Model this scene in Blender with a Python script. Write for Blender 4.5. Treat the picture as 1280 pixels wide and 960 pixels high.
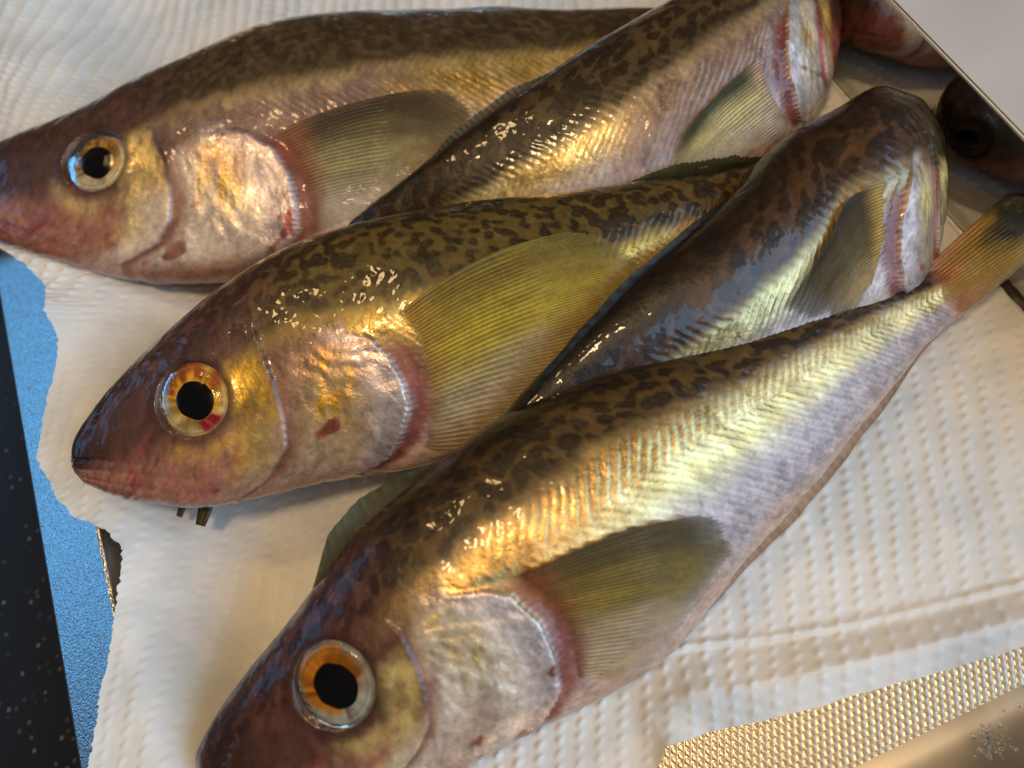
import bpy, math
import numpy as np
from mathutils import Matrix, Vector

# ------------------------------------------------------------------ scene reset
for o in list(bpy.data.objects): bpy.data.objects.remove(o)
scene = bpy.context.scene
COL = scene.collection
S = 0.01                                    # everything below is written in centimetres

# ------------------------------------------------------------------ camera
FPX, TILT, ROLL, DIST = 925., math.radians(23), math.radians(26), 17.
fw = np.array([0, math.sin(TILT), -math.cos(TILT)])
_U = np.array([0, math.cos(TILT), math.sin(TILT)]); _X = np.array([1., 0, 0])
rt = math.cos(ROLL)*_X - math.sin(ROLL)*_U
up = math.sin(ROLL)*_X + math.cos(ROLL)*_U
CAM = np.array([0, 0, 1.]) - fw*DIST
def at(x, y, z):
    """point of the place at height z (cm) that the photograph shows at pixel x, y"""
    d = fw + rt*(x-640)/FPX - up*(y-480)/FPX
    return CAM + d*((z-CAM[2])/d[2])
def px(P):
    v = np.asarray(P) - CAM; k = v@fw
    return 640+FPX*(v@rt)/k, 480-FPX*(v@up)/k
cd = bpy.data.cameras.new('camera'); cam = bpy.data.objects.new('camera', cd); COL.objects.link(cam)
m = Matrix.Identity(4)
for i in range(3):
    m[i][0] = rt[i]; m[i][1] = up[i]; m[i][2] = -fw[i]; m[i][3] = CAM[i]*S
cam.matrix_world = m
cd.sensor_width = 36; cd.lens = 36*FPX/1280; cd.clip_start = .005; cd.clip_end = 20
cd.dof.use_dof = True; cd.dof.focus_distance = .155; cd.dof.aperture_fstop = 9.0
scene.camera = cam

# ------------------------------------------------------------------ world and lamps
w = bpy.data.worlds.new('World'); scene.world = w; w.use_nodes = True
bg = w.node_tree.nodes['Background']; bg.inputs[0].default_value = (1., .80, .57, 1); bg.inputs[1].default_value = .05
def lamp(name, az, el, dist, sx, sy, col, power, aim=(0, 0, 0.01)):
    """az measured in the tray plane from +x (long way to the tall wall) towards +y (far side)"""
    l = bpy.data.lights.new(name, 'AREA'); l.shape = 'RECTANGLE'; l.size = sx; l.size_y = sy
    l.color = col; l.energy = power
    o = bpy.data.objects.new(name, l); COL.objects.link(o)
    a, e = math.radians(az), math.radians(el)
    d = Vector((math.cos(e)*math.cos(a), math.cos(e)*math.sin(a), math.sin(e)))
    o.location = Vector(aim)+d*dist; o.rotation_euler = d.to_track_quat('Z', 'Y').to_euler()
    return o
lamp('kitchen_lamp', -110, 82, .45, .050, .050, (1., .70, .37), .80)
lamp('added_glint_lamp', 112, 66, .50, .050, .050, (1., .66, .30), .36)  # added lamp without a known source, for crisp glints on the fish shoulders
lamp('warm_ceiling', -58, 64, .80, .46, .46, (1., .69, .35), .80)
lamp('window_far_side', 150, 26, .90, .60, .24, (.12, .50, 1.), .75)
lamp('window_wall_side', -43, 31, .85, 1.0, .70, (.40, .69, 1.), 9.6, (.06, -.02, .01))
scene.view_settings.view_transform = 'Standard'; scene.view_settings.look = 'None'
scene.view_settings.exposure = 0; scene.view_settings.gamma = 1
scene.render.engine = 'CYCLES'

# ------------------------------------------------------------------ helpers
def lin(r, g, b):
    c = np.array([r, g, b])/255.
    return np.where(c <= .04045, c/12.92, ((c+.055)/1.055)**2.4)
def sst(a, b, x):
    t = np.clip((x-a)/(b-a), 0, 1); return t*t*(3-2*t)
def gau(x, s): return np.exp(-(x/s)**2)
def _h(ix, iy, seed):
    n = (ix.astype(np.int64)*374761393 + iy.astype(np.int64)*668265263 + seed*1442695041) & 0xffffffff
    n = ((n ^ (n >> 13))*1274126177) & 0xffffffff
    n = ((n ^ (n >> 16))*2246822519) & 0xffffffff
    return ((n ^ (n >> 15)) & 0xffffff)/float(0xffffff)
def vn(x, y, seed=0):
    ix, iy = np.floor(x), np.floor(y); fx, fy = x-ix, y-iy
    fx = fx*fx*(3-2*fx); fy = fy*fy*(3-2*fy)
    a, b, c, d = _h(ix, iy, seed), _h(ix+1, iy, seed), _h(ix, iy+1, seed), _h(ix+1, iy+1, seed)
    return (a*(1-fx)+b*fx)*(1-fy)+(c*(1-fx)+d*fx)*fy
def fbm(x, y, seed=0, o=4):
    s, a, t = 0, .5, 0
    for i in range(o):
        s = s+a*vn(x*2**i+17.3*i, y*2**i-9.1*i, seed+i); t += a; a *= .5
    return s/t
def worley(x, y, seed=0):
    ix, iy = np.floor(x), np.floor(y); f1 = np.full(x.shape, 9.); f2 = np.full(x.shape, 9.)
    for dx in (-1, 0, 1):
        for dy in (-1, 0, 1):
            cx, cy = ix+dx, iy+dy
            d = np.hypot(cx+_h(cx, cy, seed)-x, cy+_h(cx, cy, seed+7)-y)
            f2 = np.where(d < f1, f1, np.minimum(f2, d)); f1 = np.minimum(f1, d)
    return f1, f2
def spline(t, tk, pk):
    """Catmull-Rom through knots (non-uniform Hermite)"""
    tk = np.asarray(tk, float); pk = np.asarray(pk, float)
    if pk.ndim == 1: pk = pk[:, None]
    m = np.gradient(pk, tk, axis=0)
    i = np.clip(np.searchsorted(tk, t)-1, 0, len(tk)-2)
    hh = (tk[i+1]-tk[i]); s = ((t-tk[i])/hh)[:, None]; hh = hh[:, None]
    r = (2*s**3-3*s**2+1)*pk[i]+(s**3-2*s**2+s)*hh*m[i]+(-2*s**3+3*s**2)*pk[i+1]+(s**3-s**2)*hh*m[i+1]
    return r
def grid_faces(nu, nv, wrap=False):
    i = np.arange(nu-1)[:, None]; j = np.arange(nv if wrap else nv-1)[None, :]
    j2 = (j+1) % nv
    return np.stack([i*nv+j, i*nv+j2, (i+1)*nv+j2, (i+1)*nv+j], -1).reshape(-1, 4)
def mesh_obj(name, V, F, mat, parent=None, origin=(0, 0, 0), col=None, mt=None, smooth=True, uv=None):
    V = (np.asarray(V, float).reshape(-1, 3)-np.asarray(origin, float))*S
    F = np.asarray(F)
    me = bpy.data.meshes.new(name)
    n = F.shape[1]
    me.vertices.add(len(V)); me.vertices.foreach_set('co', V.astype(np.float32).ravel())
    me.loops.add(F.size); me.loops.foreach_set('vertex_index', F.astype(np.int32).ravel())
    me.polygons.add(len(F)); me.polygons.foreach_set('loop_start', np.arange(0, F.size, n, dtype=np.int32))
    me.polygons.foreach_set('use_smooth', np.full(len(F), smooth))
    for nm, c in (('Col', col), ('Mt', mt)):
        if c is not None:
            a = me.attributes.new(nm, 'FLOAT_COLOR', 'POINT')
            c4 = np.ones((len(V), 4), np.float32); c4[:, :3] = np.asarray(c).reshape(-1, 3)
            a.data.foreach_set('color', c4.ravel())
    me.update(calc_edges=True); me.validate()
    me.materials.append(mat)
    o = bpy.data.objects.new(name, me); COL.objects.link(o)
    if parent is not None: o.parent = parent
    else: o.location = np.asarray(origin)*S
    return o
def empty(name, loc, label, cat, group=None):
    o = bpy.data.objects.new(name, None); COL.objects.link(o); o.location = np.asarray(loc)*S
    o.empty_display_size = .01
    o['label'] = label; o['category'] = cat
    if group: o['group'] = group
    return o
class NT:
    def __init__(s, name):
        s.m = bpy.data.materials.new(name); s.m.use_nodes = True; s.t = s.m.node_tree
        s.b = s.t.nodes['Principled BSDF']; s.out = s.t.nodes['Material Output']
    def n(s, typ, **kw):
        k = s.t.nodes.new(typ)
        for a, v in kw.items():
            if isinstance(a, str) and hasattr(k, a): setattr(k, a, v)
            else: k.inputs[a.replace('_', ' ')].default_value = v
        return k
    def l(s, a, b): s.t.links.new(a, b)
    def noise(s, scale, detail=3, rough=.55):
        tc = s.n('ShaderNodeTexCoord'); k = s.n('ShaderNodeTexNoise')
        k.inputs['Scale'].default_value = scale; k.inputs['Detail'].default_value = detail; k.inputs['Roughness'].default_value = rough
        s.l(tc.outputs['Object'], k.inputs['Vector']); return k.outputs['Fac']
    def bump(s, h, strength, dist, normal=None):
        k = s.n('ShaderNodeBump'); k.inputs['Strength'].default_value = strength; k.inputs['Distance'].default_value = dist
        s.l(h, k.inputs['Height'])
        if normal is not None: s.l(normal, k.inputs['Normal'])
        return k.outputs['Normal']
    def math(s, op, a, b):
        k = s.n('ShaderNodeMath'); k.operation = op
        for i, v in enumerate((a, b)):
            if isinstance(v, (int, float)): k.inputs[i].default_value = v
            else: s.l(v, k.inputs[i])
        return k.outputs[0]
    def mapr(s, v, a, b, c, d):
        k = s.n('ShaderNodeMapRange'); s.l(v, k.inputs[0])
        for i, x in enumerate((a, b, c, d)): k.inputs[i+1].default_value = x
        return k.outputs[0]
    def mixc(s, f, a, b, mode='MIX'):
        k = s.n('ShaderNodeMix'); k.data_type = 'RGBA'; k.blend_type = mode
        for i, v in ((0, f), (6, a), (7, b)):
            if isinstance(v, (int, float)): k.inputs[i].default_value = v
            elif isinstance(v, tuple): k.inputs[i].default_value = v
            else: s.l(v, k.inputs[i])
        return k.outputs[2]

# ------------------------------------------------------------------ materials
def skin_material(name, coat=1.0, sss=.12, alpha=1.0, bumpk=1.0):
    t = NT(name); b = t.b
    a = t.n('ShaderNodeAttribute'); a.attribute_name = 'Col'
    mt = t.n('ShaderNodeAttribute'); mt.attribute_name = 'Mt'
    sp = t.n('ShaderNodeSeparateColor'); t.l(mt.outputs['Color'], sp.inputs[0])
    g = t.mapr(t.noise(1500, 3), .25, .75, .84, 1.16)
    t.l(t.mixc(1., a.outputs['Color'], g, 'MULTIPLY'), b.inputs['Base Color'])
    t.l(sp.outputs[0], b.inputs['Metallic'])
    t.l(t.math('ADD', sp.outputs[1], t.mapr(t.noise(500, 2), .3, .7, -.08, .08)), b.inputs['Roughness'])
    n1 = t.bump(t.noise(1100, 4, .6), .35*bumpk, .0004)
    t.l(n1, b.inputs['Normal'])
    c1 = t.bump(t.noise(190, 2, .45), .55*bumpk, .0012)
    c2 = t.bump(t.noise(620, 1), .10*bumpk, .0002, c1)
    t.l(c2, b.inputs['Coat Normal'])
    b.inputs['Specular IOR Level'].default_value = .3; b.inputs['Coat Weight'].default_value = coat; b.inputs['Coat Roughness'].default_value = .03; b.inputs['Coat IOR'].default_value = 1.30
    b.inputs['Subsurface Weight'].default_value = sss; b.inputs['Subsurface Radius'].default_value = (1., .4, .25); b.inputs['Subsurface Scale'].default_value = .0025
    if alpha < 1:
        t.l(sp.outputs[2], b.inputs['Alpha']); b.inputs['Coat Roughness'].default_value = .08
    return t.m
M_SKIN = skin_material('wet_fish_skin', .85)
M_FIN = skin_material('wet_fin_membrane', .12, 0., .5, .8)
M_TAIL = skin_material('wet_tail_membrane', 1., 0., .5, 1.2)
M_EYE = skin_material('fish_iris', .3, .0, 1, .3)
t = NT('pupil_black'); t.b.inputs['Base Color'].default_value = (.002, .002, .003, 1); t.b.inputs['Roughness'].default_value = .12; M_PUPIL = t.m
t = NT('clear_cornea')
gl = t.n('ShaderNodeBsdfGlossy'); gl.inputs['Roughness'].default_value = .03
tr = t.n('ShaderNodeBsdfTransparent'); mx = t.n('ShaderNodeMixShader'); fr = t.n('ShaderNodeFresnel'); fr.inputs[0].default_value = 1.25
bn = t.bump(t.noise(420, 3), .35, .0005)
for k in (gl, fr): t.l(bn, k.inputs['Normal'])
t.l(fr.outputs[0], mx.inputs[0]); t.l(tr.outputs[0], mx.inputs[1]); t.l(gl.outputs[0], mx.inputs[2]); t.l(mx.outputs[0], t.out.inputs['Surface'])
M_CORNEA = t.m

def steel(name, rough, grain, gscale, col=(.62, .61, .59, 1), streak=False):
    t = NT(name); b = t.b
    b.inputs['Base Color'].default_value = col; b.inputs['Metallic'].default_value = 1
    n = t.noise(gscale, 2)
    t.l(t.mapr(n, .3, .7, rough*.88, rough*1.12), b.inputs['Roughness'])
    t.l(t.bump(n, grain, .0003), b.inputs['Normal'])
    return t.m
M_STEEL = steel('brushed_steel', .16, .05, 300)
M_MIRROR = steel('polished_steel_wall', .07, .02, 120, (.5, .49, .47, 1))
M_GRAIN = steel('beadblasted_steel_rim', .22, .5, 2100, (.82, .83, .84, 1))
M_SATIN = steel('satin_steel', .40, .01, 90, (.60, .54, .46, 1))
M_EMBOSS = steel('embossed_steel_floor', .32, .10, 900, (.38, .33, .27, 1))

t = NT('paper_towel'); b = t.b
fib = t.noise(2600, 4, .7); big = t.noise(28, 3)
wet = t.mapr(t.noise(22, 5, .6), .46, .58, 0, 1)
dry = t.mixc(t.mapr(big, .3, .7, 0, 1), (.70, .69, .67, 1), (.77, .76, .75, 1))
t.l(t.mixc(wet, dry, (.60, .615, .625, 1)), b.inputs['Base Color'])
t.l(t.mapr(wet, 0, 1, .88, .55), b.inputs['Roughness'])
t.l(t.bump(fib, .30, .0004), b.inputs['Normal'])
b.inputs['Specular IOR Level'].default_value = .25
M_TOWEL = t.m

t = NT('dark_speckled_stone'); b = t.b
tc = t.n('ShaderNodeTexCoord'); vo = t.n('ShaderNodeTexVoronoi'); vo.inputs['Scale'].default_value = 420; t.l(tc.outputs['Object'], vo.inputs['Vector'])
sepc = t.n('ShaderNodeSeparateColor'); t.l(vo.outputs['Color'], sepc.inputs[0])
spk = t.math('MULTIPLY', t.mapr(vo.outputs['Distance'], .10, .32, 1, 0), t.mapr(sepc.outputs[0], .55, .95, 0, 1))
t.l(t.mixc(spk, (.014, .015, .018, 1), (.13, .135, .14, 1)), b.inputs['Base Color']); b.inputs['Roughness'].default_value = .3; b.inputs['Specular IOR Level'].default_value = .3
M_STONE = t.m
t = NT('pale_beige_worktop'); b = t.b
t.l(t.mixc(t.mapr(t.noise(30, 4), .3, .7, 0, 1), (.50, .45, .40, 1), (.58, .53, .48, 1)), b.inputs['Base Color']); b.inputs['Roughness'].default_value = .4
M_PALE = t.m

# ------------------------------------------------------------------ worktops and tray
RIMZ = 2.2                                      # tray depth
XL_OUT, XL_IN, XL_BASE = -11.10, -9.47, -7.90   # wide left flange
XR_RIM, XR_BASE, RIMR = 11.39, 11.12, 2.9                  # tall right wall
YN, YF = -9.8, 23.                              # near edge of the floor, far wall
def box(name, x0, x1, y0, y1, z0, z1, mat):
    V = [(x, y, z) for x in (x0, x1) for y in (y0, y1) for z in (z0, z1)]
    F = [(0, 1, 3, 2), (4, 6, 7, 5), (0, 4, 5, 1), (2, 3, 7, 6), (0, 2, 6, 4), (1, 5, 7, 3)]
    return mesh_obj(name, V, F, mat, smooth=False)
o = box('counter', -60, 11.9, -40, 60, -3, -.12, M_STONE); o['kind'] = 'structure'
o = box('pale_worktop', 11.92, 70, -40, 60, -3, -.10, M_PALE); o['kind'] = 'structure'

tray = empty('steel_tray', (1, 2, 0), 'shallow stainless steel tray with a blue-lit grainy rim, lined with paper towel', 'tray')
TO = (1, 2, 0)
# floor: plain sheet, plus the embossed strip the towel leaves bare
def sheet(name, xs, ys, zf, mat):
    X, Y = np.meshgrid(xs, ys, indexing='ij'); Z = zf(X, Y)
    return mesh_obj(name, np.stack([X, Y, Z], -1), grid_faces(len(xs), len(ys)), mat, tray, TO)
sheet('floor_panel', np.linspace(XL_BASE, XR_BASE, 8), np.linspace(-6.3, YF, 8), lambda X, Y: 0*X, M_STEEL)
def emboss(X, Y):
    a = X/.150; c = Y/.27
    p, q = (a+c), (a-c)
    d = np.minimum(np.abs(p-np.round(p)), np.abs(q-np.round(q)))
    return .012*sst(.05, .16, d)
sheet('embossed_floor', np.arange(-1.5, XR_BASE, .021), np.arange(YN, -6.2, .021), emboss, M_EMBOSS)
sheet('floor_edge', np.linspace(XL_BASE, -1.5, 6), np.linspace(YN, -6.3, 6), lambda X, Y: 0*X, M_STEEL)
def profile(name, pts, along, a0, a1, mat, n=60, smooth=True):
    """sweep a small 2-D profile (offset, z) along x or y"""
    A = np.linspace(a0, a1, n); pts = np.asarray(pts)
    V = np.zeros((n, len(pts), 3))
    if along == 'y': V[..., 0] = pts[None, :, 0]; V[..., 1] = A[:, None]
    else: V[..., 1] = pts[None, :, 0]; V[..., 0] = A[:, None]
    V[..., 2] = pts[None, :, 1]
    return mesh_obj(name, V, grid_faces(n, len(pts)), mat, tray, TO, smooth=smooth)
def arc(cx, cz, r, a0, a1, n=8):
    a = np.radians(np.linspace(a0, a1, n)); return [(cx+r*math.cos(x), cz+r*math.sin(x)) for x in a]
# left wall + wide grainy flange with a turned-down lip
profile('left_wall', [(XL_BASE+.4, 0.004)] + arc(XL_BASE+.4, .42, .42, 270, 185, 8) + [(XL_IN-.0, RIMZ-.10), (XL_IN-.04, RIMZ-.012)], 'y', YN-1.2, YF, M_SATIN)
profile('rim_flange', [(XL_IN, RIMZ-.06), (XL_IN-.03, RIMZ-.01), (XL_IN-.10, RIMZ), (XL_OUT+.06, RIMZ-.32), (XL_OUT+.01, RIMZ-.35), (XL_OUT, RIMZ-.40), (XL_OUT+.03, RIMZ-.9)], 'y', YN-2.5, YF, M_GRAIN, 60, False)
# right wall, mirror polished, with a rolled bright rim
profile('right_wall', [(XR_BASE, 0), (XR_BASE+.135, RIMR/2), (XR_RIM, RIMR)], 'y', YN-1.2, YF, M_MIRROR)
profile('rolled_rim', arc(XR_RIM+.05, RIMR, .055, 180, -90, 14), 'y', YN-2, YF, M_SATIN)
# near wall with a wide cove
profile('near_wall', [(YN, .004), (YN-.18, .05)] + [(YN-.18-1.6*k, .05+1.1*k**1.6) for k in np.linspace(.05, 1, 14)] + [(YN-2.0, 1.9), (YN-2.1, RIMZ), (YN-2.9, RIMZ)], 'x', XL_BASE, XR_BASE, M_SATIN)
profile('far_wall', [(YF, .0), (YF+.3, RIMZ), (YF+1.2, RIMZ)], 'x', XL_BASE, XR_BASE, M_STEEL)

# ------------------------------------------------------------------ paper towel
Lp = np.array([(-330, 190), (-160, 240), (-50, 285), (0, 308), (40, 338), (70, 368), (84, 415), (84, 430), (70, 480), (56, 540), (52, 572), (66, 606), (84, 632), (100, 648), (122, 655), (138, 664), (150, 684), (153, 720), (151, 752), (147, 790), (140, 830), (129, 880), (120, 930), (112, 990), (106, 1040)], float)
Lw = np.array([at(x, y, RIMZ+.08) for x, y in Lp])
Lw = np.concatenate([[p for p in Lw if p[1] < 10], [(-12.2, 10.3, 2), (-13.5, 11.5, 2), (-15.5, 13, 2), (-18, 15, 2), (-19, 22, 2)]])
oi = np.argsort(Lw[:, 1]); Lw = Lw[oi]
Bp = [(760, 1010), (822, 962), (832, 932), (880, 917), (950, 902), (1020, 884), (1100, 860), (1190, 836), (1280, 808), (1400, 770)]
Bw = np.array([at(x, y, .2) for x, y in Bp])
Rp = [(780, 832), (860, 810), (960, 800), (1050, 787), (1150, 765), (1280, 733), (1400, 700)]      # fold ridge
Rw = np.array([at(x, y, .5) for x, y in Rp])
def xleft(y):
    x = np.interp(y, Lw[:, 1], Lw[:, 0])
    return x + .05*(fbm(y*2.3, y*0+3, 5)-.5)*2 + .03*(vn(y*9, y*0, 6)-.5) + .05*(vn(y*26, y*0+4, 9)-.5)
def ybot(x):
    yb = np.interp(x, Bw[:, 0], Bw[:, 1], left=None)
    yb = np.where(x < Bw[0, 0], np.interp(x, [-12, Bw[0, 0]], [-8.6, Bw[0, 1]]), yb)
    return yb + .05*(fbm(x*1.7, x*0+1, 8)-.5)
def towel_z(X, Y, emb=True):
    # drape over the left rim: held up under the heads, steeper near the camera
    run = np.interp(Y, [-8, -4, -2, 1, 4, 12], [2.2, 2.4, 2.6, 3.2, 4.2, 5.0])
    d = np.clip((X-XL_IN)/run, 0, 1)
    z = .14 + (RIMZ-.02)*(1-sst(0, 1, d))**1.25
    z = np.maximum(z, np.where(X < XL_IN+.1, RIMZ+.05, 0))
    # right end turns up a little at the wall
    # fold: upper layer ends at the ridge
    yr = np.interp(X, Rw[:, 0], Rw[:, 1]); gate = sst(-.9, .8, X)
    dd = Y-yr
    z = z + gate*(.10*gau(dd-.06, .10) + .50*np.interp((yr-Y)/np.maximum(yr-ybot(X), .4), [0, .04, .52, .60, 1.05], [0, .03, .97, .97, .05]))
    z = z - .12*sst(10.87, 11.08, X)
    # loose waves and creases
    z = z + .10*(fbm(X*.35+3, Y*.35, 21, 3)-.5)*2 + .03*(fbm(X*1.3, Y*1.3, 22, 2)-.5)*2
    e1 = at(270, 640, 1.); e2 = at(380, 745, .6)
    nx, ny = -(e2-e1)[1], (e2-e1)[0]; L = math.hypot(nx, ny); dl = ((X-e1[0])*nx+(Y-e1[1])*ny)/L
    ml = ((X-e1[0])*(e2-e1)[0]+(Y-e1[1])*(e2-e1)[1])/L
    z = z + .09*sst(.25, -.25, dl)*gau(dl, 1.6)*sst(-1, .5, ml)*sst(3.4, 2.2, ml)
    return z
SMEAR = None
def towel():
    NA, NB = 700, 880
    a, b_ = np.meshgrid(np.linspace(0, 1, NA), np.linspace(0, 1, NB), indexing='ij')
    X = -9+20.6*a; Y = -8+20*b_; b_ = np.where(b_ < .82, b_*.72/.82, .72+(b_-.82)*.28/.18)
    for _ in range(12):
        Y = ybot(X)*(1-b_)+21.*b_
        xl = xleft(Y); X = xl+(11.11-xl)*a
    Z = towel_z(X, Y)
    # embossing: short slanted ticks set in rows
    c, s_ = math.cos(math.radians(26)), math.sin(math.radians(26))
    P = X*c-Y*s_ + .06*(fbm(X*.5, Y*.5, 31)-.5)*6; Q = X*s_+Y*c + .06*(fbm(X*.5, Y*.5, 32)-.5)*6
    row = np.floor(P/.43); fp = (P/.43-row-.5)*.43; fq = ((Q/.25+.5*(row % 2)) % 1-.5)*.25
    tx = (fp+fq)*.707; ty = (fq-fp)*.707
    tick = np.exp(-(tx/.095)**2-(ty/.062)**2)
    amp = np.maximum(.55+.45*sst(-7.5, -4, X), 2.4*sst(5, 8, Y))
    Z = Z + (.050-.010*sst(0, 5, X))*tick*amp*(.6+.8*vn(X*.9, Y*.9, 40)) + .03*(fbm(X*3, Y*3, 41, 4)-.5)
    # curled, lifted edge by the upper fish's jaw and frayed free edges
    da = (X-xleft(Y)); yc = at(80, 400, 2.3)[1]
    Z = Z + .55*np.exp(-da/.5)*gau(Y-yc, .8) + .10*np.exp(-da/.25)
    db = Y-ybot(X); cx = at(838, 930, .2)[0]
    Z = Z + .30*np.exp(-db/.45)*gau(X-cx, .5) + .04*np.exp(-db/.15)
    o = mesh_obj('paper_towel', np.stack([X, Y, Z], -1), grid_faces(NA, NB), M_TOWEL, None, (0, 0, 0))
    o['label'] = 'white embossed paper towel spread under the fish, edge draped over the tray rim'; o['category'] = 'paper towel'
towel()

# ------------------------------------------------------------------ the fish
NU, NV, NH = 600, 170, 36
UK = [0, .03, .08, .152, .25, .32, .39, .47, .55, .63, .73, .865, .95, 1.]
TH = [.10, .38, .72, 1.02, 1.32, 1.45, 1.50, 1.46, 1.36, 1.2, .92, .58, .42, .34]
RIM_H = [.20, .30, .42, .55, .70, .85, .93, 1.0]; RIM_U = [.300, .335, .362, .384, .392, .384, .366, .30]
PRE_H = [.18, .37, .50, .67, .80, .90, .97, 1.0]; PRE_U = [.232, .241, .248, .250, .240, .215, .175, .15]
EYE = (.190, .29, .76)

class Fish: pass
def fish(name, label, cfg):
    f = Fish(); f.cfg = cfg
    rows = np.array(cfg['rows'], float)          # u, dorsal px x y z, ventral px x y z
    uk = rows[:, 0]
    Dk = np.array([at(*r[1:4]) for r in rows]); Vk = np.array([at(*r[4:7]) for r in rows])
    U = np.linspace(0, 1, NU)**1.0
    D = spline(U, uk, Dk); V = spline(U, uk, Vk)
    mid = (D+V)/2; half = (D-V)/2; hl = np.linalg.norm(half, axis=1)
    # round off the snout
    rs = np.sqrt(np.clip(1-(1-np.clip(U/.03, 0, 1))**2, .0004, 1))
    half = half*np.maximum(rs, .02)[:, None]
    T = np.gradient(mid, axis=0); T /= np.linalg.norm(T, axis=1)[:, None]
    T = np.stack([np.convolve(np.pad(T[:, k], 20, 'edge'), np.ones(41)/41, 'valid') for k in range(3)], 1)
    dv = half/np.linalg.norm(half, axis=1)[:, None]
    N = np.cross(T, dv); N /= np.linalg.norm(N, axis=1)[:, None]
    if N[int(NU*.6), 2] < 0: N = -N
    th = spline(U, UK, TH)[:, 0]*cfg.get('fat', 1.)*(1-(1-cfg.get('head_fat', 1.))*sst(.42, .25, U))*np.maximum(rs, .02)
    tv = np.linspace(0, math.pi, NV); tb = np.linspace(math.pi, 2*math.pi, NH+2)[1:-1]
    TT = np.concatenate([tv, tb]); NR = len(TT)
    ct, st = np.cos(TT), np.sin(TT)
    prof = np.sign(st)*np.abs(st)**.86*(1+.10*ct)            # fuller towards the back
    P = mid[:, None]+half[:, None]*ct[None, :, None]+N[:, None]*(th[:, None]*prof[None])[..., None]
    def normals(P):
        a = np.gradient(P, axis=0); b = np.concatenate([P[:, 1:], P[:, :1]], 1)-np.concatenate([P[:, -1:], P[:, :-1]], 1)
        n = np.cross(a, b); n /= np.linalg.norm(n, axis=2)[..., None]+1e-9
        k = int(NU*.6)
        if (n[k, NV//2]@N[k]) < 0: n = -n
        return n
    n = normals(P)
    roll = cfg.get('roll', 0.)
    phi = np.abs(TT-roll); phi = np.minimum(phi, 2*math.pi-phi)
    hb = (1-np.cos(phi))/2; HB = np.repeat(hb[None], NU, 0)
    phh = np.abs(TT-roll-.2); phh = np.minimum(phh, 2*math.pi-phh); hc = (1-np.cos(phh))/2                                 # canonical height: 0 back, 1 belly
    UU = np.repeat(U[:, None], NR, 1); HH = np.repeat(hc[None], NU, 0)
    vis = np.repeat(((TT-roll) > 0)[None] & ((TT-roll) < math.pi)[None], NU, 0)
    sx = np.concatenate([[0], np.cumsum(np.linalg.norm(np.diff(mid, axis=0), axis=1))])
    SX = np.repeat(sx[:, None], NR, 1)
    per = (hl+th)*.5*math.pi
    SY = per[:, None]*(phi/math.pi)[None]*np.where(TT-roll > 0, 1, -1)[None]
    seed = cfg['seed']
    # ---- where the photograph shows the gill cover, cheek bone and eye on this fish
    qx, qy = px(P[:, :NV].reshape(-1, 3)); qx = qx.reshape(NU, NV); qy = qy.reshape(NU, NV)
    near_ij = lambda p: divmod(int(np.argmin((qx-p[0])**2+(qy-p[1])**2)), NV)
    def curve(key, Hd, Ud, du):
        if key not in cfg: return np.array(Hd), np.array(Ud)+du
        ij = [near_ij(p) for p in cfg[key]]; hu = sorted((hc[j], U[i]) for i, j in ij)
        return np.array([q[0] for q in hu]), np.array([q[1] for q in hu])
    RH, RU = curve('rim_px', RIM_H, RIM_U, 0); PH, PU = curve('pre_px', PRE_H, PRE_U, .015)
    h_top = RH[0] if 'rim_px' in cfg else .34
    # ---- eye centre (on the undisplaced surface)
    eu = cfg.get('eye_u', EYE[0]); ie = int(eu*(NU-1)); tt_e = math.acos(1-2*EYE[1])+roll+.2+cfg.get('eye_d', 0); je = int(tt_e/math.pi*(NV-1))
    if 'eye_px' in cfg: ie, je = near_ij(cfg['eye_px']); eu = U[ie]
    ec = P[ie, je].copy(); en = n[ie-12:ie+13, max(je-12, 0):je+13].mean((0, 1)); en /= np.linalg.norm(en)
    er = cfg.get('eye_r', EYE[2])
    rel = P-ec; along = rel@en; rad = np.linalg.norm(rel-along[..., None]*en, axis=2)
    near = (np.abs(UU-eu) < .14) & vis & (along > -1.2)
    rad = np.where(near, rad, 9.)
    # ---- masks
    ur = np.interp(HH, RH, RU)+.004*(fbm(SY*1.5, SX*0, seed+55, 2)-.5)*2; ur = ur+.0016*np.sin(SY*2*math.pi/.11)*sst(.35, .45, HH)    # denticulate edge
    up_ = np.interp(HH, PH, PU)
    ur = np.where(vis, ur, .36); dr = UU-ur; dp = UU-up_
    head = sst(.004, -.004, dr)*sst(h_top-.08, h_top, HH)                 # in front of the gill opening
    topu = sst(.22, .34, UU+.10*(HH-.25))
    kk = sst(h_top-.12, h_top+.02, HH); body = topu*(1-kk)+(1-sst(.004, -.004, dr))*kk
    # ---- relief
    disp = np.zeros_like(UU)
    disp += .065*np.exp(np.minimum(dr, 0)/.06)*(dr < 0)*sst(h_top-.04, h_top+.06, HH)*sst(1.0, .9, HH)     # gill cover proud of body
    disp -= .05*gau(dr-.014, .012)*(dr > 0)*sst(h_top, h_top+.08, HH)
    disp += .06*np.exp(np.minimum(dp, 0)/.03)*(dp < 0)*sst(.2, .35, HH)*sst(1.0, .9, HH)*sst(.05, .15, UU)
    disp -= .022*gau(dp-.008, .008)*(dp > 0)*sst(.2, .3, HH)
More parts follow.
